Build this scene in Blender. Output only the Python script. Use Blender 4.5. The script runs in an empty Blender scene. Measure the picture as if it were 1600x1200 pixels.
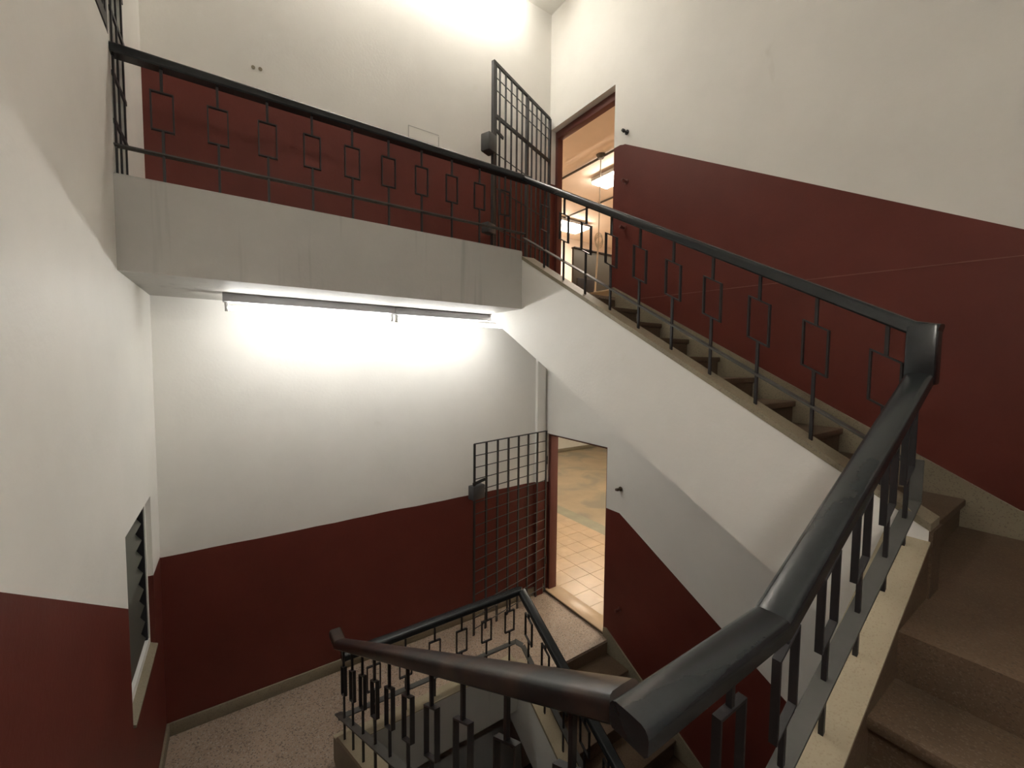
import bpy, bmesh, math, random
from mathutils import Vector, Matrix

random.seed(7)
S = bpy.context.scene
COL = S.collection

# ------------------------------------------------------------------ camera
def cam_axes(yaw, pitch, roll):
    cy, sy, cp, sp = math.cos(yaw), math.sin(yaw), math.cos(pitch), math.sin(pitch)
    f = Vector((sy*cp, cy*cp, sp)); r = Vector((cy, -sy, 0)); u = r.cross(f)
    c, s = math.cos(roll), math.sin(roll)
    return c*r + s*u, -s*r + c*u, f
cd = bpy.data.cameras.new('camera'); cam = bpy.data.objects.new('camera', cd); COL.objects.link(cam)
r_, u_, f_ = cam_axes(math.radians(34.13), math.radians(-3.17), math.radians(0.52))
cam.matrix_world = Matrix(((r_.x, u_.x, -f_.x, 0), (r_.y, u_.y, -f_.y, 0), (r_.z, u_.z, -f_.z, 3.0), (0, 0, 0, 1)))
cd.sensor_width = 36; cd.lens = 643.9/1600*36; cd.clip_start = 0.02; cd.clip_end = 100
S.camera = cam

# ------------------------------------------------------------------ world, exposure
w = bpy.data.worlds.new('night'); S.world = w; w.use_nodes = True
w.node_tree.nodes['Background'].inputs[0].default_value = (0.02, 0.025, 0.035, 1)
w.node_tree.nodes['Background'].inputs[1].default_value = 0.3
S.view_settings.view_transform = 'Standard'; S.view_settings.look = 'None'
S.view_settings.gamma = 1; S.view_settings.use_curve_mapping = False
S.view_settings.exposure = 1.6
TUBE_STAIR = 13.0      # brightness of the tube under the landing
TUBE_TOP = 25.0        # tubes on the stairwell ceiling
TUBE_ROOM = 18.0
TUBE_FILL = 30.0       # added fill tube, unseen, on the wall behind the viewer
TUBE_HALL = 50.0       # tubes of the rooms behind the doors

# ------------------------------------------------------------------ main dimensions (metres; lower landing floor z = 0)
XL, XR, YB, YN = -0.50, 3.309, 4.095, -0.75
ZC = 7.20                       # ceiling
H = 3.72                        # storey of the structure
HU = 3.67                       # upper landing floor
WX0, WX1, WY0, WY1 = 0.69, 2.157, 0.50, 3.04     # stair well
CW = 0.13                       # kerb width
RX0, RX1, RY0, RY1 = 0.582, WX1+CW/2, WY0-CW/2, WY1+CW/2   # railing centre lines
ZSOF = 3.468                    # underside of upper landing
ZCL, ZDL = 2.115, 1.475         # quarter landings
TH = 0.15

# ------------------------------------------------------------------ materials
def nodes(m):
    m.use_nodes = True; nt = m.node_tree
    return nt, nt.nodes, nt.links, nt.nodes['Principled BSDF']
def mat(name, col, rough=0.6, var=0.06, vscale=2.0, bump=0.0, bscale=60.0, spec=0.4, speck=None, streak=0.0, metal=0.0, stain=None):
    m = bpy.data.materials.new(name); nt, N, L, b = nodes(m)
    b.inputs['Roughness'].default_value = rough; b.inputs['Specular IOR Level'].default_value = spec; b.inputs['Metallic'].default_value = metal
    g = N.new('ShaderNodeNewGeometry')
    n = N.new('ShaderNodeTexNoise'); n.inputs['Scale'].default_value = vscale; n.inputs['Detail'].default_value = 6; n.inputs['Roughness'].default_value = 0.6
    L.new(g.outputs['Position'], n.inputs['Vector'])
    mr = N.new('ShaderNodeMapRange'); mr.inputs[1].default_value = 0.3; mr.inputs[2].default_value = 0.7
    mr.inputs[3].default_value = 1-var; mr.inputs[4].default_value = 1+var
    L.new(n.outputs['Fac'], mr.inputs[0])
    mul = N.new('ShaderNodeVectorMath'); mul.operation = 'SCALE'; mul.inputs[0].default_value = col
    L.new(mr.outputs[0], mul.inputs['Scale']); out = mul.outputs[0]
    if streak:
        mp = N.new('ShaderNodeMapping'); mp.inputs['Scale'].default_value = (14, 14, 0.7); L.new(g.outputs['Position'], mp.inputs[0])
        n2 = N.new('ShaderNodeTexNoise'); n2.inputs['Scale'].default_value = 1.0; n2.inputs['Detail'].default_value = 3; L.new(mp.outputs[0], n2.inputs['Vector'])
        m2 = N.new('ShaderNodeMapRange'); m2.inputs[1].default_value = 0.58; m2.inputs[2].default_value = 0.75; m2.inputs[3].default_value = 1; m2.inputs[4].default_value = 1-streak
        L.new(n2.outputs['Fac'], m2.inputs[0])
        s2 = N.new('ShaderNodeVectorMath'); s2.operation = 'SCALE'; L.new(out, s2.inputs[0]); L.new(m2.outputs[0], s2.inputs['Scale']); out = s2.outputs[0]
    if speck:
        for k, (scale, lo, hi, c) in enumerate(speck):
            v = N.new('ShaderNodeTexVoronoi'); v.inputs['Scale'].default_value = scale; L.new(g.outputs['Position'], v.inputs['Vector'])
            sx = N.new('ShaderNodeSeparateColor'); L.new(v.outputs['Color'], sx.inputs[0])
            m3 = N.new('ShaderNodeMapRange'); m3.inputs[1].default_value = lo; m3.inputs[2].default_value = hi; m3.inputs[3].default_value = 0; m3.inputs[4].default_value = 0.75
            L.new(sx.outputs[k % 3], m3.inputs[0])
            mx = N.new('ShaderNodeMix'); mx.data_type = 'RGBA'; L.new(m3.outputs[0], mx.inputs[0]); L.new(out, mx.inputs[6]); mx.inputs[7].default_value = (*c, 1); out = mx.outputs[2]
    if stain:
        n4 = N.new('ShaderNodeTexNoise'); n4.inputs['Scale'].default_value = stain[0]; n4.inputs['Detail'].default_value = 8; n4.inputs['Distortion'].default_value = 0.6
        L.new(g.outputs['Position'], n4.inputs['Vector'])
        m4 = N.new('ShaderNodeMapRange'); m4.inputs[1].default_value = stain[1]; m4.inputs[2].default_value = stain[2]; L.new(n4.outputs['Fac'], m4.inputs[0])
        mx = N.new('ShaderNodeMix'); mx.data_type = 'RGBA'; L.new(m4.outputs[0], mx.inputs[0]); L.new(out, mx.inputs[6]); mx.inputs[7].default_value = (*stain[3], 1); out = mx.outputs[2]
    L.new(out, b.inputs['Base Color'])
    if bump:
        n3 = N.new('ShaderNodeTexNoise'); n3.inputs['Scale'].default_value = bscale; n3.inputs['Detail'].default_value = 4; L.new(g.outputs['Position'], n3.inputs['Vector'])
        bp = N.new('ShaderNodeBump'); bp.inputs['Strength'].default_value = bump; bp.inputs['Distance'].default_value = 0.004
        L.new(n3.outputs['Fac'], bp.inputs['Height']); L.new(bp.outputs[0], b.inputs['Normal'])
    return m
def emit(name, col, strength):
    m = bpy.data.materials.new(name); nt, N, L, b = nodes(m)
    b.inputs['Base Color'].default_value = (0.9, 0.9, 0.9, 1); b.inputs['Emission Color'].default_value = (*col, 1); b.inputs['Emission Strength'].default_value = strength
    return m

M_WHITE = mat('wall_white', (0.88, 0.86, 0.81), 0.55, 0.035, 1.6, 0.25, 45, 0.35, stain=(2.2, 0.72, 0.95, (0.7, 0.66, 0.58)))
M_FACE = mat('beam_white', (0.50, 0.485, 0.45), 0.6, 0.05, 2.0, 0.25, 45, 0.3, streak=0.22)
M_MAROON = mat('wall_maroon', (0.135, 0.030, 0.021), 0.5, 0.12, 1.8, 0.25, 45, 0.28)
M_FRAME = mat('frame_maroon', (0.14, 0.042, 0.032), 0.5, 0.1, 4, 0.1, 80, 0.4)
M_LINE = mat('scratch', (0.20, 0.072, 0.055), 0.7, 0.1, 8)
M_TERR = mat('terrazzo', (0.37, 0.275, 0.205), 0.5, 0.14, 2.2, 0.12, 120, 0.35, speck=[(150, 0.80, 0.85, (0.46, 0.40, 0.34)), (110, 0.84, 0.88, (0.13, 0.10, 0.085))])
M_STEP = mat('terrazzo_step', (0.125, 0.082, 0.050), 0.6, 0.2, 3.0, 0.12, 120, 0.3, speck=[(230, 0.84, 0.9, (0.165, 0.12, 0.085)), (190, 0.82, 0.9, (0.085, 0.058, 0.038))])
M_CURB = mat('kerb_terrazzo', (0.40, 0.34, 0.235), 0.5, 0.12, 4, 0.1, 120, 0.35, speck=[(260, 0.84, 0.9, (0.32, 0.265, 0.18))])
M_SKIRT = mat('skirting_terrazzo', (0.27, 0.23, 0.16), 0.5, 0.12, 4, 0.1, 120, 0.35, speck=[(190, 0.84, 0.9, (0.19, 0.155, 0.11))])
M_RAIL = mat('rail_paint', (0.022, 0.025, 0.027), 0.27, 0.2, 6, 0.1, 30, 0.55)
M_WORN = mat('rail_paint_worn', (0.024, 0.026, 0.027), 0.30, 0.2, 6, 0.12, 30, 0.5, stain=(3.5, 0.46, 0.6, (0.065, 0.043, 0.033)))
M_IRON = mat('iron_paint', (0.022, 0.020, 0.021), 0.42, 0.2, 8, 0.1, 80, 0.5)
M_BAR = mat('flat_bar_paint', (0.085, 0.083, 0.076), 0.5, 0.15, 6, 0.1, 60, 0.4)
M_HOUSING = mat('housing_enamel', (0.52, 0.52, 0.54), 0.4, 0.08, 5)
M_SOCKET = mat('lamp_socket', (0.6, 0.6, 0.58), 0.4, 0.02, 5)
M_TUBE = emit('tube_light', (1.0, 0.99, 0.95), TUBE_STAIR)
M_TUBE_TOP = emit('tube_light_top', (1.0, 0.95, 0.86), TUBE_TOP)
M_TUBE_HALL = emit('tube_light_hall', (1.0, 0.88, 0.72), TUBE_HALL)
M_TUBE_ROOM = emit('tube_light_room', (1.0, 0.88, 0.74), TUBE_ROOM)
M_TUBE_FILL = emit('tube_light_fill', (1.0, 0.96, 0.88), TUBE_FILL)
M_PEACH = mat('room_cream', (0.78, 0.68, 0.58), 0.7, 0.05, 1.5)
M_PEACH_W = mat('room_white', (0.76, 0.73, 0.66), 0.7, 0.05, 1.5)
M_TILE = mat('floor_tile', (0.56, 0.40, 0.25), 0.32, 0.12, 3, 0.05, 60, 0.5, stain=(5, 0.6, 0.8, (0.66, 0.52, 0.36)))
M_GROUT = mat('tile_grout', (0.45, 0.32, 0.20), 0.8, 0.1, 6)
M_SCREED = mat('floor_screed', (0.40, 0.31, 0.20), 0.4, 0.16, 1.3, 0.05, 60, 0.45, stain=(1.1, 0.5, 0.62, (0.27, 0.235, 0.17)))
M_BAND = mat('floor_band', (0.33, 0.31, 0.22), 0.45, 0.15, 3)
M_GLASS = mat('louvre_glass', (0.075, 0.074, 0.06), 0.3, 0.1, 6, spec=0.4)
M_NIGHT = mat('dark_void', (0.02, 0.018, 0.022), 0.7, 0.1, 3)
M_GREYBOARD = mat('grey_board', (0.075, 0.07, 0.058), 0.6, 0.08, 3)
M_DARK = mat('dark_plastic', (0.025, 0.026, 0.03), 0.4, 0.1, 8)
M_WOOD = mat('wood', (0.46, 0.29, 0.15), 0.5, 0.15, 9)
M_CABLE = mat('cable_white', (0.55, 0.5, 0.42), 0.5, 0.05, 9)
M_LOCK = mat('lock_box_metal', (0.06, 0.06, 0.062), 0.35, 0.2, 9, spec=0.5)
M_LOCKFACE = mat('lock_box_brown', (0.16, 0.105, 0.08), 0.4, 0.25, 14, spec=0.5)
M_STEEL = mat('peg_steel', (0.13, 0.09, 0.06), 0.4, 0.2, 20, metal=0.4)

# ------------------------------------------------------------------ mesh helpers
def finish(bm, name, m, parent=None, smooth=True, ang=35):
    bmesh.ops.remove_doubles(bm, verts=bm.verts, dist=1e-6)
    bmesh.ops.recalc_face_normals(bm, faces=bm.faces)
    if smooth:
        a = math.radians(ang)
        for e in bm.edges:
            e.smooth = len(e.link_faces) == 2 and e.calc_face_angle(0) < a
        for f in bm.faces: f.smooth = True
    me = bpy.data.meshes.new(name); bm.to_mesh(me); bm.free()
    for x in (m if isinstance(m, (list, tuple)) else [m]): me.materials.append(x)
    o = bpy.data.objects.new(name, me); COL.objects.link(o)
    if parent is not None: o.parent = parent
    return o
def box(bm, lo, hi, bevel=0, mi=0):
    x0, y0, z0 = lo; x1, y1, z1 = hi
    v = [bm.verts.new(p) for p in ((x0,y0,z0),(x1,y0,z0),(x1,y1,z0),(x0,y1,z0),(x0,y0,z1),(x1,y0,z1),(x1,y1,z1),(x0,y1,z1))]
    fs = [bm.faces.new([v[i] for i in q]) for q in ((3,2,1,0),(4,5,6,7),(0,1,5,4),(1,2,6,5),(2,3,7,6),(3,0,4,7))]
    for f in fs: f.material_index = mi
    if bevel:
        es = set(e for f in fs for e in f.edges)
        bmesh.ops.bevel(bm, geom=list(es), offset=bevel, segments=2, affect='EDGES', profile=0.5)
    return bm
def obox(bm, c, ax, ay, az, sx, sy, sz, bevel=0):
    """box with centre c and half-extents sx, sy, sz along the unit axes"""
    c = Vector(c); ax, ay, az = Vector(ax), Vector(ay), Vector(az)
    v = [bm.verts.new(c + ax*sx*i + ay*sy*j + az*sz*k) for k in (-1, 1) for j in (-1, 1) for i in (-1, 1)]
    fs = [bm.faces.new([v[i] for i in q]) for q in ((0,2,3,1),(4,5,7,6),(0,1,5,4),(1,3,7,5),(3,2,6,7),(2,0,4,6))]
    if bevel:
        es = set(e for f in fs for e in f.edges)
        bmesh.ops.bevel(bm, geom=list(es), offset=bevel, segments=2, affect='EDGES', profile=0.5)
def prism(bm, pts, axis, lo, hi, mi=0):
    """polygon pts extruded along axis (0: pts are (y,z); 1: pts are (x,z); 2: pts are (x,y))"""
    def P(p, t): return ((t, p[0], p[1]), (p[0], t, p[1]), (p[0], p[1], t))[axis]
    a = [bm.verts.new(P(p, lo)) for p in pts]; b = [bm.verts.new(P(p, hi)) for p in pts]
    n = len(pts); fs = [bm.faces.new(a), bm.faces.new(b[::-1])]
    for i in range(n):
        j = (i+1) % n; fs.append(bm.faces.new((a[j], a[i], b[i], b[j])))
    for f in fs: f.material_index = mi
def rod(bm, p, q, r, n=10, r2=None):
    p, q = Vector(p), Vector(q); d = (q-p).normalized()
    s = d.cross(Vector((0,0,1)));
    if s.length < 1e-4: s = Vector((1,0,0))
    s.normalize(); u = s.cross(d); r2 = r if r2 is None else r2
    A = [bm.verts.new(p + (s*math.cos(t)+u*math.sin(t))*r) for t in [2*math.pi*i/n for i in range(n)]]
    B = [bm.verts.new(q + (s*math.cos(t)+u*math.sin(t))*r2) for t in [2*math.pi*i/n for i in range(n)]]
    bm.faces.new(A); bm.faces.new(B[::-1])
    for i in range(n):
        j = (i+1) % n; bm.faces.new((A[j], A[i], B[i], B[j]))
def sweep(bm, pts, prof, sides):
    """profile (s,u) swept along the polyline with mitred joints; sides: side vector of each segment"""
    pts = [Vector(p) for p in pts]; n = len(pts)-1
    D = [(pts[i+1]-pts[i]).normalized() for i in range(n)]
    for i in range(n):
        d = D[i]; s = Vector(sides[i]).normalized(); s = (s - d*s.dot(d)).normalized(); u = s.cross(d)
        if u.z < 0: u = -u
        def ring(k):
            if k == 0 or k == n: nn = d
            else:
                nn = (D[k-1]+D[k]); nn = nn.normalized() if nn.length > 1e-6 else d
            out = []
            for a, b in prof:
                o = pts[i] + s*a + u*b
                t = (pts[k]-o).dot(nn)/d.dot(nn); out.append(bm.verts.new(o + d*t))
            return out
        A, B = ring(i), ring(i+1); m = len(prof)
        bm.faces.new(A); bm.faces.new(B[::-1])
        for a in range(m):
            b = (a+1) % m; bm.faces.new((A[b], A[a], B[a], B[b]))
def empty(name, loc=(0,0,0)):
    o = bpy.data.objects.new(name, None); o.location = loc; o.empty_display_size = 0.1; COL.objects.link(o); return o
def tag(o, label, cat, group=None):
    o['label'] = label; o['category'] = cat
    group = group or {'stairs': 'stair flights around the well', 'railing': 'iron railings around the well', 'gate': 'barred iron gates', 'peg': 'pegs on the door wall', 'light fixture': 'fluorescent lights', 'pipe': 'ceiling conduits'}.get(cat)
    if group: o['group'] = group
    return o
def struct(o, label=None):
    o['kind'] = 'structure'
    if label: o['label'] = label
    return o
def fit_parent(ch, root):
    ch.parent = root; ch.matrix_parent_inverse = root.matrix_basis.inverted()

# ------------------------------------------------------------------ walls: bands of paint, each a slab of the wall
def wall(name, axis, face, out, cols, label):
    """cols: list of (t0, t1, [(zlo0, zlo1, zhi0, zhi1, material)]); axis 0 = wall in x = face, t is y; axis 1 = wall in y = face, t is x"""
    bm = bmesh.new()
    for t0, t1, bands in cols:
        for a0, a1, b0, b1, mi in bands:
            if b0-a0 < 1e-4 and b1-a1 < 1e-4: continue
            pts = [(t0, a0), (t1, a1), (t1, b1), (t0, b0)]
            prism(bm, pts, axis, face, face+out, mi)
    return struct(finish(bm, name, [M_WHITE, M_MAROON], smooth=False), label)
ZB = -3.74    # lowest floor

# back wall
jit = lambda a=0.004: random.uniform(-a, a)
cols = []; n = 24; prev = (0, 0)
for i in range(n):
    x0, x1 = XL + (XR-XL)*i/n, XL + (XR-XL)*(i+1)/n
    cur = (jit(), jit()); d1, d2 = 1.455 + 0.02*(x0-XL)/3.8 + prev[0], 1.455 + 0.02*(x1-XL)/3.8 + cur[0]
    e1, e2 = 5.18 + prev[1], 5.18 + cur[1]
    cols.append((x0, x1, [(ZB, ZB, -2.28, -2.28, 1), (-2.28, -2.28, -0.2, -0.2, 0), (-0.2, -0.2, d1, d2, 1), (d1, d2, 3.5, 3.5, 0), (3.5, 3.5, e1, e2, 1), (e1, e2, ZC, ZC, 0)])); prev = cur
wall_back = wall('wall_back', 1, YB, TH, cols, 'white plaster back wall with a maroon painted dado on each storey')
bm = bmesh.new()
box(bm, (XR-0.175, YB-0.045, 1.475), (XR-0.055, YB, ZSOF)); box(bm, (XR-0.175, YB-0.045, 0), (XR-0.055, YB, 1.475), 0, 1)
struct(finish(bm, 'pilaster_column', [M_WHITE, M_MAROON], smooth=False), 'narrow white pilaster in the corner beside the lower door')
bm = bmesh.new()
for dx in (-0.028, 0.022): rod(bm, (0.224+dx, YB+0.002, 5.377+dx*0.1), (0.224+dx, YB-0.006, 5.377+dx*0.1), 0.014, 12)
finish(bm, 'screw_plug', M_SKIRT, wall_back)
bm = bmesh.new()
for a, b, c, d in ((1.50, 5.215, 1.83, 5.222), (1.50, 5.33, 1.83, 5.318), (1.50, 5.215, 1.508, 5.33), (1.822, 5.222, 1.83, 5.318)):
    box(bm, (a, YB-0.002, b), (max(c, a+0.006), YB+0.001, max(d, b+0.006)))
finish(bm, 'sign_outline', M_FACE, wall_back)

# right wall (two door openings)
DY0, DY1 = 3.045, 4.082; DH0, DH1 = 2.085, 5.835
def gU(y): return 5.20 if y > 2.93 else 5.20-0.578*(2.93-y)-0.0
def gL(y): return 1.425 if y > 2.86 else 1.425-0.563*(2.86-y)
def gLL(y): return gL(y)-H
def mU(y): return min(3.6, 3.6-0.56*(2.95-y)) if y < 2.95 else 3.6
def mL(y): return mU(y)-H
ys = [YN, -0.3, 0.1, 0.4, 0.7, 1.0, 1.3, 1.6, 1.9, 2.2, 2.5, 2.75, 2.86, 2.90, 2.93, 2.965, DY0]
def g2(y):    # soft bend of the upper dado beside the door
    return gU(y) - (0.012 if abs(y-2.93) < 0.02 else 0)
cols = []
def rbands(a, b):
    f = lambda fn: (fn(a), fn(b))
    lst = [lambda y: ZB, lambda y: max(ZB+0.1, gLL(y)), lambda y: max(mL(y), gLL(y)+0.02), lambda y: max(gL(y), mL(y)+0.05), lambda y: max(mU(y), gL(y)+0.05), g2, lambda y: ZC]
    mats = [1, 0, 1, 0, 1, 0]
    return [(lst[i](a), lst[i](b), lst[i+1](a), lst[i+1](b), mats[i]) for i in range(6)]
for a, b in zip(ys[:-1], ys[1:]): cols.append((a, b, rbands(a, b)))
cols.append((DY0, DY1, [(ZB, ZB, -0.15, -0.15, 0), (-0.15,-0.15, 0, 0, 1), (DH0, DH0, HU-0.02, HU-0.02, 0), (DH1, DH1, ZC, ZC, 0)]))
cols.append((DY1, YB+TH, [(ZB, ZB, -0.15, -0.15, 0), (-0.15, -0.15, 1.45, 1.45, 1), (1.45, 1.45, 3.6, 3.6, 0), (3.6, 3.6, 5.2, 5.2, 1), (5.2, 5.2, ZC, ZC, 0)]))
wall_right = wall('wall_right', 0, XR, TH, cols, 'white wall with maroon dado following the stairs and two doorways')
bm = bmesh.new()
for i in range(30):
    y0, y1 = 0.0 + 2.66*i/30, 0.0 + 2.66*(i+1)/30
    z0, z1 = 3.553 + 0.028*(y0-0.32), 3.553 + 0.028*(y1-0.32)
    t = 0.004 + random.uniform(0, 0.003)
    prism(bm, [(y0, z0), (y1, z1), (y1, z1+t), (y0, z0+t)], 0, XR-0.0025, XR+0.002)
finish(bm, 'plaster_line', M_LINE, wall_right)

# left wall: louvre window below, grille opening and dark window above
LWY0, LWY1, LWZ0, LWZ1 = 2.955, 3.765, 0.95, 2.035
GY0, GY1, GZ1 = 3.085, 3.44, 6.3
UWY0, UWY1, UWZ0, UWZ1 = 1.7, 3.06, 4.69, 6.1
def gLeft(y): return 1.465 if y > 3.27 else 1.465 + 0.55*(3.27-y)
cols = []
lys = [YN, 0.0, 0.5, 1.0, 1.4, UWY0, 1.9, 2.2, 2.5, 2.8, LWY0, UWY1, GY0, 3.27, GY1, 3.6, LWY1, 3.95, YB+TH]
for a, b in zip(lys[:-1], lys[1:]):
    j0, j1 = (0, 0)
    g0, g1 = min(gLeft(a), 3.3), min(gLeft(b), 3.3)
    bands = []
    lows = [(ZB, ZB, 0), (0, 0, 1)]
    inwin = a >= LWY0-1e-6 and b <= LWY1+1e-6
    if inwin:
        bands += [(ZB, ZB, LWZ0, LWZ0, 1), (LWZ1, LWZ1, 3.5, 3.5, 0)]
    else:
        bands += [(ZB, ZB, g0, g1, 1), (g0, g1, 3.5, 3.5, 0)]
    if a >= GY0-1e-6 and b <= GY1+1e-6: bands += [(3.5, 3.5, H, H, 0), (GZ1, GZ1, ZC, ZC, 0)]
    elif a >= UWY0-1e-6 and b <= UWY1+1e-6: bands += [(3.5, 3.5, UWZ0, UWZ0, 0), (UWZ1, UWZ1, ZC, ZC, 0)]
    else: bands += [(3.5, 3.5, ZC, ZC, 0)]
    cols.append((a, b, bands))
wall_left = wall('wall_left', 0, XL, -TH, cols, 'white wall with a sloping maroon dado and a louvre window')
cols = [(XL-TH, XR+TH, [(ZB, ZB, 1.2, 2.3, 1), (1.2, 2.3, 2.9, 3.6, 1), (2.9, 3.6, ZC, ZC, 0)])]
wall_front = wall('wall_front', 1, YN, -TH, cols, 'white wall with maroon dado behind the viewer')
bm = bmesh.new(); box(bm, (XL-TH, YN-TH, ZC), (XR+TH, YB+TH, ZC+0.15)); struct(finish(bm, 'ceiling', M_WHITE, smooth=False), 'white plaster ceiling of the stairwell')
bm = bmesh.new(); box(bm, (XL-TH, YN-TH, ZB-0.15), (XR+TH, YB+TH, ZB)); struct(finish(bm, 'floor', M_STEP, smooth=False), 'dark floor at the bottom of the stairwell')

# ------------------------------------------------------------------ landings
def landing(name, zf, zbot, zk, label):
    root = struct(empty(name, ((XL+XR)/2, (WY1+YB)/2, zf)), label)
    bm = bmesh.new(); box(bm, (XL, WY1+CW-0.002, zf-0.03), (XR, YB, zf)); box(bm, (WX1+CW, 2.97, zf-0.03), (XR, WY1+CW-0.002, zf)); (box(bm, (XL, 2.90, zf-0.03), (WX0-CW, WY1+CW-0.002, zf)) if zf < 1 else None); fit_parent(finish(bm, 'terrazzo_floor', M_TERR, smooth=False), root)
    bm = bmesh.new(); box(bm, (XL, WY1, zbot), (XR, YB, zf-0.03)); box(bm, (WX0 if zf < 1 else XL, WY1, zf-0.031), (WX1, WY1+CW, zk-0.012)); fit_parent(finish(bm, 'beam', M_FACE, smooth=False), root)
    bm = bmesh.new(); box(bm, (WX0-CW if zf < 1 else XL, WY1+0.002, zk-0.012), (WX1, WY1+CW, zk), 0.003); fit_parent(finish(bm, 'coping', M_CURB if zf < 1 else M_FACE), root)
    return root
landing('landing_floor', 0.0, -0.30, 0.175, 'speckled terrazzo floor of the lower landing')
landing('landing_floor', HU, ZSOF, 3.98, 'upper landing slab with a deep stained white edge beam')
def quarter(x0, x1, z, label, name='quarter_landing_floor'):
    bm = bmesh.new(); box(bm, (x0, YN, z-0.17), (x1, WY0-CW, z))
    if x0 > 1: box(bm, (WX1+CW, WY0-CW, z-0.17), (x1, 0.475, z))
    else: box(bm, (x0, WY0-CW, z-0.17), (WX0-CW, 0.462, z))
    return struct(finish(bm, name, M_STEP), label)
quarter(1.81, XR, ZCL, 'dark quarter landing under the bend of the handrail')
quarter(XL, 1.03, ZDL, 'quarter landing below the viewer')
quarter(1.81, XR, ZCL-HU, 'quarter landing of the storey below')
# baseboards
def bb(name, lo, hi, label):
    bm = bmesh.new(); box(bm, lo, hi, 0.004); struct(finish(bm, name, M_SKIRT), label)
bb('baseboard_back', (XL+0.016, YB-0.018, 0), (XR-0.02, YB, 0.108), 'terrazzo skirting along the lower back wall')
bb('baseboard_left', (XL, 2.9, 0), (XL+0.018, YB, 0.108), 'terrazzo skirting along the lower side wall')
bb('baseboard_back', (XL+0.016, YB-0.018, HU), (XR-0.02, YB, HU+0.108), 'terrazzo skirting along the upper back wall')

# ------------------------------------------------------------------ stair flights
TREAD1 = 0.28; RISE1 = (HU-ZCL)/10
def flight_right(dz, kerb0, kslope, label):
    root = tag(empty('stair_flight', (2.7, 0.45, ZCL+dz)), label, 'stairs')
    y_of = lambda k: 0.45 + TREAD1*(k-1)
    for k in range(1, 10):
        zt = ZCL + RISE1*k + dz
        bm = bmesh.new(); box(bm, (WX1+CW-0.01, y_of(k)-0.012, zt-0.04), (XR, y_of(k+1)+0.03, zt), 0.008)
        box(bm, (WX1+CW-0.01, y_of(k)+0.006, zt-RISE1-0.03), (XR, y_of(k+1)+0.02, zt-0.03))
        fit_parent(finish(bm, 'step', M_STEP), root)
    # riser of the landing edge
    bm = bmesh.new(); box(bm, (WX1+CW-0.01, 2.972, HU-RISE1-0.03+dz), (XR, 3.06, HU-0.031+dz)); fit_parent(finish(bm, 'riser', M_STEP, smooth=False), root)
    zk = lambda y: kerb0 - kslope*(WY1-y)
    yb0 = 0.374
    bm = bmesh.new()
    prism(bm, [(WY1, zk(WY1)-0.028), (yb0, zk(yb0)-0.028), (yb0, 1.70+dz), (3.645, ZSOF+dz), (WY1, ZSOF+dz)], 0, WX1, WX1+CW)
    fit_parent(finish(bm, 'stringer', M_WHITE, smooth=False), root)
    bm = bmesh.new()
    prism(bm, [(WY1+CW, zk(WY1)), (WY1, zk(WY1)), (yb0-0.004, zk(yb0)), (yb0-0.004, zk(yb0)-0.03), (WY1, zk(WY1)-0.03), (WY1+CW, zk(WY1)-0.03)], 0, WX1-0.004, WX1+CW+0.002)
    fit_parent(finish(bm, 'kerb_cap', M_CURB if dz < 0 else M_SKIRT, smooth=False), root)
    bm = bmesh.new(); box(bm, (WX1, yb0-0.012, 1.70+dz), (WX1+CW, yb0, zk(yb0)-0.03)); box(bm, (WX1+CW, yb0-0.012, ZCL-0.1+dz), (WX1+CW+0.006, 0.5, zk(yb0)-0.03)); fit_parent(finish(bm, 'kerb_end', M_STEP, smooth=False), root)
    bm = bmesh.new()
    prism(bm, [(0.46, 1.76+dz), (0.46, 2.0+dz), (3.1, 3.5+dz), (3.66, ZSOF+dz)], 0, WX1+CW-0.01, XR)
    fit_parent(finish(bm, 'soffit', M_WHITE, smooth=False), root)
    # stepped skirting on the wall
    bm = bmesh.new()
    sk = lambda y: 3.777-0.55*(3.0-y)+dz
    prism(bm, [(3.04, sk(3.0)-0.01), (3.0, sk(3.0)), (0.25, sk(0.25)), (0.1, sk(0.25)-0.02), (YN, sk(0.25)-0.02), (YN, ZCL+dz), (0.46, ZCL+dz), (3.04, 3.55+dz)], 0, XR-0.016, XR)
    fit_parent(finish(bm, 'skirting', M_SKIRT, smooth=False), root)
    return root
flight_right(0, 3.935, 0.574, 'upper stair flight beside the maroon wall climbing to the upper doorway')
flight_right(-HU, 0.075, 0.60, 'lower stair flight descending from the landing by the lower doorway')

# flight 2 (short, near side)
KB2 = [(2.157, 2.335), (1.03, 1.735), (0.56, 1.70)]
root = tag(empty('stair_flight', (1.4, -0.2, ZDL)), 'short dim stair flight below the bent handrail nearest the viewer', 'stairs')
X2 = [1.81, 1.55, 1.29, 1.03]
for k in range(3):
    zt = ZCL - 0.16*(k+1)
    bm = bmesh.new(); box(bm, (X2[k+1]-0.012, YN, zt-0.04), (X2[k]+0.03, WY0-CW+0.01, zt), 0.008); box(bm, (X2[k+1]+0.006, YN, zt-0.19), (X2[k]+0.02, WY0-CW+0.01, zt-0.03))
    fit_parent(finish(bm, 'step', M_STEP), root)
bm = bmesh.new()
prism(bm, [(WX1, 2.335-0.012), (1.03, 1.735-0.012), (WX0-CW, 1.70-0.012), (WX0-CW, 1.22), (1.03, 1.24), (WX1, 1.80)], 1, WY0-CW, WY0)
fit_parent(finish(bm, 'stringer', M_STEP, smooth=False), root)
bm = bmesh.new()
prism(bm, [(WX1, 2.335), (1.03, 1.735), (WX0-CW, 1.70), (WX0-CW, 1.688), (1.03, 1.723), (WX1, 2.323)], 1, WY0-CW-0.002, WY0+0.002)
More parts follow.
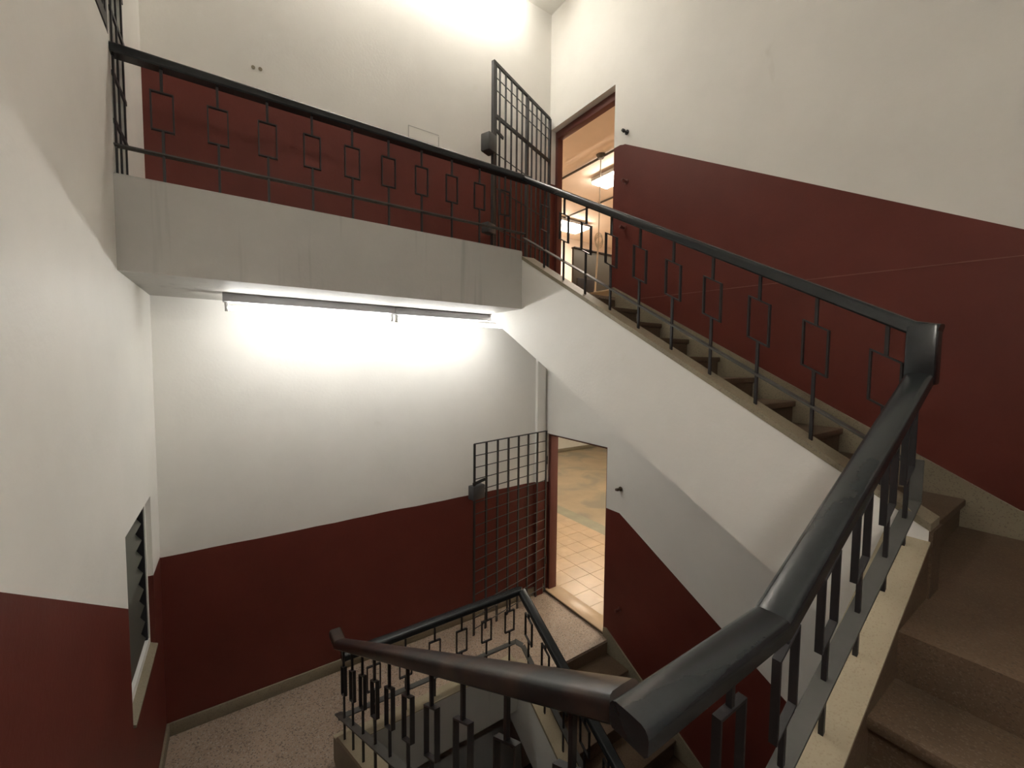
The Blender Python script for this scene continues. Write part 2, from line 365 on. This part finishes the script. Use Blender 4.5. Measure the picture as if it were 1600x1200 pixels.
fit_parent(finish(bm, 'kerb_cap', M_CURB, smooth=False), root)

# flight 3 (along the window wall)
root = tag(empty('stair_flight', (0, 1.7, 0)), 'stair flight along the louvre window wall with a cream kerb', 'stairs')
R3 = ZDL/9; T3 = 0.293
for k in range(1, 9):
    zt = ZDL - R3*k; y0 = WY0-CW+0.09 + T3*(k-1); y1 = y0+T3
    bm = bmesh.new(); box(bm, (XL, y0-0.03, zt-0.04), (WX0-CW+0.01, y1+0.012, zt), 0.008); box(bm, (XL, y0-0.02, zt-R3-0.03), (WX0-CW+0.01, y1-0.006, zt-0.03))
    fit_parent(finish(bm, 'step', M_STEP), root)
k3 = lambda y: 1.70 - 0.528*(y-0.37)
bm = bmesh.new()
prism(bm, [(WY0, k3(WY0)-0.012), (3.0, k3(3.0)-0.012), (WY1+CW, 0.163), (WY1+CW, -0.05), (2.95, -0.3), (WY0, 1.05)], 0, WX0-CW, WX0)
fit_parent(finish(bm, 'stringer', M_SKIRT, smooth=False), root)
bm = bmesh.new()
prism(bm, [(WY0-0.002, k3(WY0)), (3.0, k3(3.0)), (3.04, 0.235), (WY1+CW, 0.19), (WY1+CW, 0.178), (3.0, k3(3.0)-0.03), (WY0-0.002, k3(WY0)-0.012)], 0, WX0-CW-0.002, WX0+0.002)
fit_parent(finish(bm, 'kerb_cap', M_CURB, smooth=False), root)

# ------------------------------------------------------------------ railings
PROF = [(-0.034,-0.026),(0.034,-0.026),(0.041,-0.019),(0.042,0.006),(0.040,0.016),(0.035,0.023),(0.027,0.0265),(0,0.0275),(-0.027,0.0265),(-0.035,0.023),(-0.040,0.016),(-0.042,0.006),(-0.041,-0.019)]
FLAT = [(-0.024,-0.004),(0.024,-0.004),(0.024,0.004),(-0.024,0.004)]
def baluster(root, p, along, slope, zb, zt, l0, l1, hw=0.05):
    """p: (x,y); along: horizontal unit vector; slope dz per metre; zb/zt foot and top; l0/l1 loop heights at the centre"""
    x, y = p; a = Vector((along[0], along[1], 0)); c = Vector((-a.y, a.x, 0)); Z = Vector((0,0,1))
    bm = bmesh.new(); t = 0.0065
    obox(bm, (x, y, (zb-0.01+l0)/2), a, c, Z, t, t, (l0-zb+0.01)/2)
    st = finish(bm, 'baluster', M_IRON, smooth=False); fit_parent(st, root)
    bm = bmesh.new(); obox(bm, (x, y, (l1+zt)/2), a, c, Z, t, t, (zt-l1)/2); fit_parent(finish(bm, 'upper_stem', M_IRON, smooth=False), st)
    bm = bmesh.new(); w = 0.010; th = 0.0035
    def ring(e, off):
        return [bm.verts.new(Vector((x, y, zz + dz)) + a*u*(hw+e) + Z*slope*u*(hw+e) + c*off) for u, zz, dz in ((-1, l0, -e), (1, l0, -e), (1, l1, e), (-1, l1, e))]
    R = [ring(th, -w), ring(th, w), ring(-th, w), ring(-th, -w)]
    for q in range(4):
        A, B = R[q], R[(q+1) % 4]
        for i in range(4):
            j = (i+1) % 4; bm.faces.new((A[i], A[j], B[j], B[i]))
    fit_parent(finish(bm, 'loop', M_IRON, smooth=False), st)
def railing(label, path, sides, barpath, barsides, rail_mat=M_RAIL):
    b = Vector(path[0])
    root = tag(empty('stair_railing', (b.x, b.y, b.z-0.7)), label, 'railing')
    bm = bmesh.new(); sweep(bm, path, PROF, sides); fit_parent(finish(bm, 'handrail', rail_mat), root)
    bm = bmesh.new(); sweep(bm, barpath, FLAT, barsides); fit_parent(finish(bm, 'bottom_bar', M_BAR, smooth=False), root)
    return root
YS, XS = (0, 1, 0), (1, 0, 0)
# upper landing
R0 = 4.64
rt = railing('straight railing along the upper landing edge', [(XL, RY1, R0), (RX1+0.046, RY1, R0)], [YS], [(XL, RY1, 4.145), (RX1, RY1, 4.155)], [YS])
for k in range(10):
    baluster(rt, (-0.295+0.2565*k, RY1), (1,0), 0, 3.98, R0-0.028, 4.28, 4.487, 0.049)
# upper flight
rz1 = lambda y: R0-0.5663*(RY1-y); bz1 = lambda y: 4.12-0.57*(RY1-y); kz1 = lambda y: 3.935-0.574*(WY1-y)
rt = railing('sloping railing of the upper stair flight in front of the maroon wall', [(RX1, RY1, R0), (RX1, RY0+0.03, rz1(RY0+0.03)), (RX1, RY0-0.045, rz1(RY0))], [XS, XS], [(RX1, RY1, 4.12), (RX1, RY0, bz1(RY0))], [XS])
for k in range(10):
    y = 2.806-0.2515*k
    if y < 0.5: continue
    baluster(rt, (RX1, y), (0,1), 0.566, kz1(y), rz1(y)-0.03, rz1(y)-0.362, rz1(y)-0.155, 0.05)
# short flight with the vertical drop of the handrail
rz2 = lambda x: 2.385 + 0.50*max(0, x-1.05); kz2 = lambda x: (1.735+0.5324*(x-1.03)) if x > 1.03 else 1.71
rt = railing('thick bent handrail and railing of the short flight nearest the viewer', [(RX1, RY0, rz2(RX1)-0.01), (1.05, RY0, 2.385), (RX0-0.045, RY0, 2.385)], [YS, YS], [(RX1, RY0, bz1(RY0)+0.03), (RX1, RY0, 2.462), (1.03, RY0, 1.925), (RX0, RY0, 1.90)], [YS, YS, YS])
bm = bmesh.new(); obox(bm, (RX1, RY0, 3.04), (1,0,0), (0,1,0), (0,0,1), 0.045, 0.045, 0.118, 0.012); fit_parent(finish(bm, 'newel_post', M_RAIL), rt)
for x in (2.114, 1.90, 1.646, 1.393, 1.135, 0.87):
    sl = 0.53 if x > 1.05 else 0
    baluster(rt, (x, RY0), (1,0), sl, kz2(x), rz2(x)-0.03, rz2(x)-0.335, rz2(x)-0.125, 0.05)
# flight along the window wall
rz3 = lambda y: 2.385-0.5424*(y-RY0)
rt = railing('long railing with worn handrail descending to the lower landing', [(RX0, RY0+0.038, 2.383), (RX0, 3.0, rz3(3.0)), (RX0, RY1+0.06, rz3(3.0)-0.01)], [XS, XS], [(RX0, RY0, 1.90), (RX0, RY1, 0.40)], [XS], M_WORN)
for k in range(10):
    y = 0.616+0.252*k
    baluster(rt, (RX0, y), (0,1), -0.54, k3(y), rz3(y)-0.03, rz3(y)-0.36, rz3(y)-0.16, 0.05)
# lower landing
RL = 0.82
rt = railing('level railing of the lower landing in front of the iron gate', [(RX0+0.03, RY1, RL), (RX1-0.02, RY1, RL), (RX1, RY1-0.02, RL)], [YS, XS], [(RX0, RY1, 0.36), (RX1-0.05, RY1, 0.33), (RX1, RY1-0.05, 0.30)], [YS, XS])
for k in range(6):
    x = 0.844+0.2515*k; zr = RL
    baluster(rt, (x, RY1), (1,0), 0, 0.175, zr-0.028, zr-0.36, zr-0.165, 0.049)
# lower flight
rz4 = lambda y: RL-0.60*(RY1-0.03-y); kz4 = lambda y: 0.075-0.60*(WY1-y)
rt = railing('dark railing of the lower stair flight descending below the landing', [(RX1, RY1-0.02, RL), (RX1, 0.6, rz4(0.6))], [XS], [(RX1, RY1-0.05, 0.30), (RX1, 0.6, 0.30-0.62*(RY1-0.65))], [XS])
for k in range(9):
    y = 2.965-0.25*k
    baluster(rt, (RX1, y), (0,1), 0.60, kz4(y), rz4(y)-0.03, rz4(y)-0.35, rz4(y)-0.14, 0.05)

# ------------------------------------------------------------------ fluorescent fixtures
def tube_fixture(x0, x1, y, ztop, label, tube_mat, w=0.075, h=0.062, tubes=(0.0,), group=None):
    c = ((x0+x1)/2, y, ztop)
    root = tag(empty('fluorescent_fixture', c), label, 'light fixture', group)
    bm = bmesh.new(); box(bm, (x0, y-w/2, ztop-h), (x1, y+w/2, ztop), 0.006); fit_parent(finish(bm, 'housing', M_HOUSING), root)
    for dy in tubes:
        bm = bmesh.new(); rod(bm, (x0+0.035, y+dy, ztop-h-0.042), (x1-0.035, y+dy, ztop-h-0.042), 0.018, 16); fit_parent(finish(bm, 'tube', tube_mat), root)
        for xe in (x0+0.012, x1-0.034):
            bm = bmesh.new(); box(bm, (xe, y+dy-0.014, ztop-h-0.066), (xe+0.022, y+dy+0.014, ztop-h+0.004), 0.003); fit_parent(finish(bm, 'lamp_holder', M_SOCKET), root)
    return root
tube_fixture(-0.05, 1.19, 3.625, ZSOF, 'lit bare tube light under the landing, fully in view', M_TUBE)
tube_fixture(1.195, 2.43, 3.635, ZSOF-0.004, 'second tube light under the landing partly hidden by the stair stringer', M_TUBE)
tube_fixture(0.30, 1.54, 3.84, ZC, 'ceiling tube light over the upper landing, toward the barred gate', M_TUBE_TOP)
tube_fixture(1.545, 2.78, 3.84, ZC, 'ceiling tube light over the upper landing, toward the upper doorway', M_TUBE_TOP)
tube_fixture(-0.30, 0.94, YN+0.04, 4.15, 'added fill tube, out of view on the wall behind the viewer', M_TUBE_FILL)  # fill light added to even out the brightness, not a known stairwell lamp

# ------------------------------------------------------------------ doors
def door_frame(n, z0, zh, hh, label):
    root = struct(empty('door_%d' % n, (XR+0.1, (DY0+DY1)/2, z0)), label)
    x0, x1 = (XR+0.08 if n == 2 else XR+0.04), XR+TH+0.01
    for a, b in ((DY0, DY0+0.045), (DY1-0.045, DY1)):
        bm = bmesh.new(); box(bm, (x0, a, z0), (x1, b, zh-hh), 0.003); fit_parent(finish(bm, 'jamb', M_FRAME), root)
    bm = bmesh.new(); box(bm, (x0, DY0, zh-hh), (x1, DY1, zh), 0.003); fit_parent(finish(bm, 'frame_head', M_FRAME), root)
    bm = bmesh.new(); box(bm, (XR+0.002, DY0, z0-0.03), (x1+0.05, DY1, z0+(0.022 if n == 1 else 0.085))); fit_parent(finish(bm, 'threshold_riser', M_STEP if n == 1 else M_WOOD, smooth=False), root)
    bm = bmesh.new(); zt = z0+(0.022 if n == 1 else 0.085); box(bm, (XR-0.004, DY0, zt), (x1+0.05, DY1, zt+0.014), 0.003); fit_parent(finish(bm, 'threshold', M_TILE), root)
door_frame(1, 0.0, DH0, 0.028, 'lower doorway with a maroon frame')
door_frame(2, HU, DH1, 0.085, 'upper doorway with a maroon frame')

# ------------------------------------------------------------------ iron gates
def gate_axes(hinge, free):
    h, f = Vector((*hinge, 0)), Vector((*free, 0)); d = (f-h); w = d.length; d.normalize()
    return h, d, w, Vector((-d.y, d.x, 0))
def bar_obj(root, name, p, q, wdt, thk, side, m=M_IRON):
    p, q = Vector(p), Vector(q); d = (q-p); l = d.length; d.normalize(); s = Vector(side); s = (s-d*s.dot(d)).normalized(); u = d.cross(s)
    bm = bmesh.new(); obox(bm, (p+q)/2, d, s, u, l/2, wdt/2, thk/2); o = finish(bm, name, m, smooth=False); fit_parent(o, root); return o
def rod_obj(root, name, p, q, r, m=M_IRON):
    bm = bmesh.new(); rod(bm, p, q, r, 8); o = finish(bm, name, m); fit_parent(o, root); return o
Zv = Vector((0,0,1))
def lock(root, c, d, nrm, w, h, t, round_=False):
    bm = bmesh.new(); obox(bm, c, d, nrm, Zv, w/2, t/2, h/2, 0.012); lb = finish(bm, 'lock_box', M_LOCK); fit_parent(lb, root)
    bm = bmesh.new(); obox(bm, c + nrm*(-t/2-0.002), d, nrm, Zv, w*0.36, 0.006, h*0.36, 0.004); fit_parent(finish(bm, 'lock_plate', M_LOCKFACE), lb)
# lower gate
h, d, w_, nrm = gate_axes((3.265, 4.03), (2.09, 3.775))
root = tag(empty('iron_gate', (h.x, h.y, 0)), 'open barred iron gate with square grid beside the lower doorway', 'gate')
z0, z1 = 0.035, 2.125
for k in range(8):
    t = w_*k/7; p = h + d*t
    bar_obj(root, 'upright_bar', p+Zv*z0, p+Zv*z1, 0.026, 0.010, d)
bar_obj(root, 'top_bar', h+Zv*z1, h+d*w_+Zv*z1, 0.026, 0.008, nrm)
for k in range(1, 17):
    z = z1-0.126*k
    if z < 0.08: break
    rod_obj(root, 'cross_rod', h+Zv*z+nrm*0.004, h+d*w_+Zv*z+nrm*0.004, 0.005)
lock(root, h+d*(w_-0.05)+Zv*1.60-nrm*0.02, d, nrm, 0.17, 0.15, 0.09)
bar_obj(root, 'lock_hasp', h+d*(w_-0.15)+Zv*1.72, h+d*(w_+0.02)+Zv*1.695, 0.03, 0.012, Zv)
for z in (0.45, 1.75):
    rod_obj(root, 'hinge', h-d*0.012+Zv*(z-0.05), h-d*0.012+Zv*(z+0.05), 0.013)
# upper gate
h, d, w_, nrm = gate_axes((3.255, 4.035), (2.19, 3.60))
root = tag(empty('iron_gate', (h.x, h.y, HU)), 'tall open iron gate with a lock box beside the upper doorway', 'gate')
z0, z1 = HU+0.04, 5.935
for t, wd in ((0, 0.03), (w_, 0.034), (w_*0.45, 0.034)):
    bar_obj(root, 'post', h+d*t+Zv*z0, h+d*t+Zv*z1, wd, 0.03, d)
for k in list(range(1, 5)): bar_obj(root, 'upright_bar', h+d*(w_*0.45*k/5)+Zv*z0, h+d*(w_*0.45*k/5)+Zv*z1, 0.015, 0.015, d)
for k in range(1, 6): bar_obj(root, 'upright_bar', h+d*(w_*(0.45+0.55*k/6))+Zv*z0, h+d*(w_*(0.45+0.55*k/6))+Zv*z1, 0.015, 0.015, d)
bar_obj(root, 'upright_bar', h+d*(w_-0.045)+Zv*z0, h+d*(w_-0.045)+Zv*z1, 0.012, 0.012, d)
for z, tk in ((z1, 0.03), (z1-0.50, 0.035), (z0+0.06, 0.03)): bar_obj(root, 'cross_bar', h+Zv*z, h+d*w_+Zv*z, 0.02, tk, nrm)
for z in (z1-0.13, z1-0.25, z1-0.86, z1-1.2, z1-1.6): rod_obj(root, 'cross_rod', h+Zv*z, h+d*w_+Zv*z, 0.005)
bar_obj(root, 'lock_hasp', h+d*(w_-0.17)+Zv*(z1-0.66), h+d*(w_+0.01)+Zv*(z1-0.62), 0.03, 0.014, Zv)
lock(root, h+d*(w_+0.045)+Zv*(z1-0.80)-nrm*0.02, d, nrm, 0.13, 0.17, 0.11)
lock(root, h+d*(w_+0.045)+Zv*(z1-1.62)-nrm*0.02, d, nrm, 0.13, 0.10, 0.09)
# gate of the opening at the end of the upper landing
root = tag(empty('iron_gate', (XL-0.06, (GY0+GY1)/2, H)), 'narrow barred gate where the upper landing railing meets the wall', 'gate')
for y in (GY0+0.03, GY0+0.155, GY1-0.05):
    bar_obj(root, 'upright_bar', (XL+0.006, y, H+0.02), (XL+0.006, y, GZ1-0.02), 0.020, 0.008, (0,1,0))
for z in (3.95, 4.27, 4.52, 4.85, 5.1, 5.4, 5.8): bar_obj(root, 'cross_bar', (XL+0.006, GY0+0.01, z), (XL+0.006, GY1-0.01, z), 0.025, 0.010, Zv)

# corridor stub behind that gate
bm = bmesh.new(); box(bm, (-1.65, 2.4, H-0.15), (-1.5, YB+0.4, ZC)); box(bm, (-1.5, YB+0.3, H-0.15), (XL-TH, YB+0.4, ZC)); box(bm, (-1.5, 3.063, UWZ1-2.4), (XL-TH, 3.08, ZC)); struct(finish(bm, 'wall_passage', M_WHITE, smooth=False), 'white passage wall behind the narrow gate')
bm = bmesh.new(); box(bm, (-1.65, 2.4, H-0.15), (XL-TH, YB+0.4, H-0.001)); struct(finish(bm, 'floor_passage', M_TERR, smooth=False), 'floor of the passage behind the narrow gate')

# ------------------------------------------------------------------ louvre windows
def louvre(n, y0, y1, z0, z1, ns, label, tilt, xo, half, sill=True):
    """xo: depth of the slat axis behind the wall face"""
    root = struct(empty('window_%d' % n, (XL-0.1, (y0+y1)/2, z0)), label)
    xc = XL-xo
    for a, b in ((y0, y0+0.02), (y1-0.055, y1-0.035)):
        bm = bmesh.new(); box(bm, (xc-half, a, z0+0.02), (xc+half, b, z1-0.02)); fit_parent(finish(bm, 'louvre_channel', M_DARK, smooth=False), root)
    bm = bmesh.new()
    box(bm, (xc-half, y1-0.035, z0), (xc+half+0.006, y1, z1)); box(bm, (xc-half, y0, z1-0.02), (xc+half+0.006, y1-0.035, z1)); box(bm, (xc-half, y0, z0+0.02), (xc+half+0.006, y1-0.035, z0+0.085))
    fit_parent(finish(bm, 'window_frame', M_WHITE if n == 1 else M_IRON, smooth=False), root)
    for k in range(ns):
        z = z0+0.11+(z1-z0-0.16)*(k+0.5)/ns; c, s = math.cos(tilt), math.sin(tilt)
        bm = bmesh.new(); obox(bm, (xc, (y0+y1)/2-0.02, z), (0,1,0), (c, 0, s), (-s, 0, c), (y1-y0)/2-0.045, 0.072, 0.003); fit_parent(finish(bm, 'slat', M_GLASS, smooth=False), root)
    bm = bmesh.new(); box(bm, (xc-half-0.02, y0, z0), (xc-half-0.012, y1, z1)); fit_parent(finish(bm, 'dark_pane', M_NIGHT, smooth=False), root)
    if sill:
        bm = bmesh.new(); prism(bm, [(XL-TH, z0+0.10), (XL-TH, z0+0.001), (XL+0.012, z0+0.001), (XL+0.012, z0+0.016)], 1, y0+0.005, y1-0.005)
        fit_parent(finish(bm, 'sill', M_SKIRT, smooth=False), root)
louvre(1, LWY0, LWY1, LWZ0, LWZ1, 8, 'dark glass louvre window in the lower side wall', -1.0, 0.085, 0.05)
louvre(2, UWY0, UWY1, UWZ0, UWZ1, 9, 'dark louvre window high in the side wall', -1.0, 0.045, 0.04, False)

# ------------------------------------------------------------------ small pegs on the wall
for (y, z, m, lab) in ((2.877, 5.285, M_IRON, 'small dark peg on white wall beside the upper doorway'), (2.87, 4.804, M_FRAME, 'upper of two painted pegs on the maroon wall by the upper doorway'),
                       (2.881, 4.354, M_FRAME, 'lower of two painted pegs on the maroon wall by the upper doorway'), (2.85, 1.685, M_STEEL, 'small rusty peg on white wall beside the lower doorway'),
                       (2.828, 0.405, M_FRAME, 'painted peg on the maroon wall beside the lower doorway')):
    root = tag(empty('wall_peg', (XR, y, z)), lab, 'peg')
    bm = bmesh.new(); rod(bm, (XR+0.005, y, z), (XR-0.055, y, z), 0.012, 10); fit_parent(finish(bm, 'pin', m), root)
    bm = bmesh.new(); rod(bm, (XR-0.045, y, z), (XR-0.072, y, z+0.004), 0.017, 12, 0.014); fit_parent(finish(bm, 'pin_head', m), root)
    bm = bmesh.new(); rod(bm, (XR+0.002, y, z), (XR-0.008, y, z), 0.024, 14); fit_parent(finish(bm, 'base_plate', m), root)

# ------------------------------------------------------------------ lower hall behind the door
RX = XR+TH
hall = struct(empty('floor_hall', (5, 6, 0)), 'tan tiled floor of the hall behind the lower doorway')
bm = bmesh.new(); box(bm, (RX, 2.0, -0.15), (5.22, 10.2, 0.024)); fit_parent(finish(bm, 'tile_bed', M_GROUT, smooth=False), hall)
me = None; ts = 0.2835
for i in range(6):
    for j in range(18):
        x0, y0 = RX+0.06+ts*i, 2.9+ts*j
        if x0+ts > 5.24: continue
        if me is None:
            bm = bmesh.new(); box(bm, (0.002, 0.002, -0.01), (ts-0.002, ts-0.002, 0.006), 0.0015); t0 = finish(bm, 'tile', M_TILE, smooth=False); me = t0.data; t = t0
        else:
            t = bpy.data.objects.new('tile', me); COL.objects.link(t)
        t.location = (x0, y0, 0.026+random.uniform(-0.001, 0.001)); fit_parent(t, hall)
bm = bmesh.new(); box(bm, (5.22, 2.0, -0.15), (5.52, 10.2, 0.030)); fit_parent(finish(bm, 'border_band', M_BAND, smooth=False), hall)
bm = bmesh.new(); box(bm, (5.52, 2.0, -0.15), (12, 10.2, 0.03)); fit_parent(finish(bm, 'screed', M_SCREED, smooth=False), hall)
def room(name, z0, z1, ywall, m, label):
    bm = bmesh.new()
    box(bm, (RX, ywall, z0), (12, ywall+0.15, z1)); box(bm, (RX, 1.85, z0), (12, 2.0, z1)); box(bm, (12, 1.85, z0), (12.15, ywall+0.15, z1))
    box(bm, (RX, YB+TH, z0), (RX+0.005, ywall, z1))
    return struct(finish(bm, name, m, smooth=False), label)
room('wall_hall', -0.15, 3.45, 10.2, M_PEACH_W, 'white walls of the hall behind the lower doorway')
bm = bmesh.new(); box(bm, (RX, 1.85, 3.3), (12.15, 10.35, 3.45)); struct(finish(bm, 'ceiling_hall', M_PEACH_W, smooth=False), 'hall ceiling behind the lower doorway')
bm = bmesh.new(); box(bm, (5.5, 10.18, 0.03), (12, 10.2, 0.14), 0.003); struct(finish(bm, 'baseboard_hall', M_SKIRT), 'dark skirting at the far hall wall')
tube_fixture(4.6, 5.85, 3.6, 3.3, 'hall tube light near the lower doorway', M_TUBE_HALL, tubes=(-0.04, 0.04), w=0.16)
tube_fixture(6.5, 7.75, 7.2, 3.3, 'hall tube light farther from the lower doorway', M_TUBE_HALL, tubes=(-0.04, 0.04), w=0.16)

# ------------------------------------------------------------------ upper room behind the door
room('wall_room', H-0.15, 7.0, 9.8, M_PEACH, 'cream walls of the room behind the upper doorway')
bm = bmesh.new(); box(bm, (RX, 1.85, H-0.15), (12.15, 9.95, H+0.02)); struct(finish(bm, 'floor_room', M_TILE, smooth=False), 'floor of the room behind the upper doorway')
bm = bmesh.new(); box(bm, (RX, 1.85, 6.45), (4.86, 9.95, 7.0)); box(bm, (4.86, 1.85, 6.82), (12.15, 9.95, 7.0)); struct(finish(bm, 'ceiling_room', M_PEACH, smooth=False), 'cream stepped ceiling of the room behind the upper doorway')
bm = bmesh.new(); rod(bm, (5.75, 2.02, 6.79), (5.75, 9.78, 6.79), 0.022, 10); tag(finish(bm, 'conduit_pipe', M_GREYBOARD), 'thin grey conduit across the ceiling seen through the upper doorway', 'pipe')
bm = bmesh.new(); rod(bm, (7.35, 2.02, 6.79), (7.35, 9.78, 6.79), 0.02, 10); tag(finish(bm, 'conduit_pipe', M_GREYBOARD), 'second conduit on the ceiling behind the hanging lights', 'pipe')
def room_light(cx, cy, z, lx, ly, label):
    root = tag(empty('ceiling_light', (cx, cy, z+0.2)), label, 'light fixture')
    bm = bmesh.new(); box(bm, (cx-lx/2, cy-ly/2, z+0.03), (cx+lx/2, cy+ly/2, z+0.10), 0.01); fit_parent(finish(bm, 'housing', M_HOUSING), root)
    bm = bmesh.new(); box(bm, (cx-lx/2+0.015, cy-ly/2+0.015, z-0.015), (cx+lx/2-0.015, cy+ly/2-0.015, z+0.03), 0.015); fit_parent(finish(bm, 'diffuser', M_TUBE_ROOM), root)
    for q in (-0.4, 0.4):
        px, py = (cx+q*lx, cy) if lx > ly else (cx, cy+q*ly)
        bm = bmesh.new(); rod(bm, (px, py, z+0.09), (px, py, 6.82), 0.006, 6); fit_parent(finish(bm, 'hanger_rod', M_CABLE), root)
room_light(6.45, 5.72, 6.68, 0.46, 1.24, 'lit panel light nearer the upper doorway')
room_light(7.65, 8.72, 6.68, 1.24, 0.6, 'lit panel light deeper in the room behind the upper doorway')
# hanging cable with a coil
root = tag(empty('hanging_cable', (5.72, 5.58, 6.8)), 'pale cable hanging with a coil in the upper doorway', 'cable')
bm = bmesh.new(); rod(bm, (5.72, 5.58, 6.8), (5.72, 5.6, 5.25), 0.010, 8); rod(bm, (5.72, 5.6, 5.25), (5.66, 5.62, 4.05), 0.016, 8); fit_parent(finish(bm, 'cord', M_CABLE), root)
bm = bmesh.new()
for q in range(3):
    c = Vector((5.72, 5.6, 5.3-0.03*q)); prevp = None
    for i in range(13):
        a = 2*math.pi*i/12; p = c + Vector((0.05*math.sin(a)+0.01*q, -0.05*math.sin(a), 0.11*math.cos(a)))
        if prevp: rod(bm, prevp, p, 0.007, 6)
        prevp = p
fit_parent(finish(bm, 'coil', M_CABLE), root)
bm = bmesh.new(); rod(bm, (5.72, 5.58, 6.82), (5.72, 5.58, 6.75), 0.09, 14, 0.05); fit_parent(finish(bm, 'ceiling_rose', M_GREYBOARD), root)
# grey board on legs and a dark chair
root = tag(empty('display_board', (6.6, 6.5, H)), 'dark grey board standing behind the upper doorway', 'board')
bm = bmesh.new(); box(bm, (5.93, 6.5, 4.55), (7.6, 6.56, 5.36), 0.008); fit_parent(finish(bm, 'board_panel', M_GREYBOARD), root)
bm = bmesh.new(); box(bm, (5.93, 6.48, 5.36), (7.6, 6.58, 5.39), 0.006); fit_parent(finish(bm, 'rim', M_IRON), root)
for x in (5.97, 7.56):
    bm = bmesh.new(); box(bm, (x-0.02, 6.51, H+0.02), (x+0.02, 6.55, 4.56)); fit_parent(finish(bm, 'leg', M_IRON, smooth=False), root)
root = tag(empty('chair', (6.2, 6.2, H)), 'black padded chair in front of the grey board', 'chair')
bm = bmesh.new(); box(bm, (5.86, 6.30, 4.42), (6.34, 6.36, 4.72), 0.02); fit_parent(finish(bm, 'backrest', M_DARK), root)
bm = bmesh.new(); box(bm, (5.86, 5.92, 4.15), (6.34, 6.36, 4.22), 0.02); fit_parent(finish(bm, 'seat', M_DARK), root)
for x in (5.89, 6.31):
    for y in (5.95, 6.33):
        bm = bmesh.new(); rod(bm, (x, y, H+0.02), (x, y, 4.42 if y > 6.2 else 4.16), 0.012, 8); fit_parent(finish(bm, 'leg', M_IRON), root)
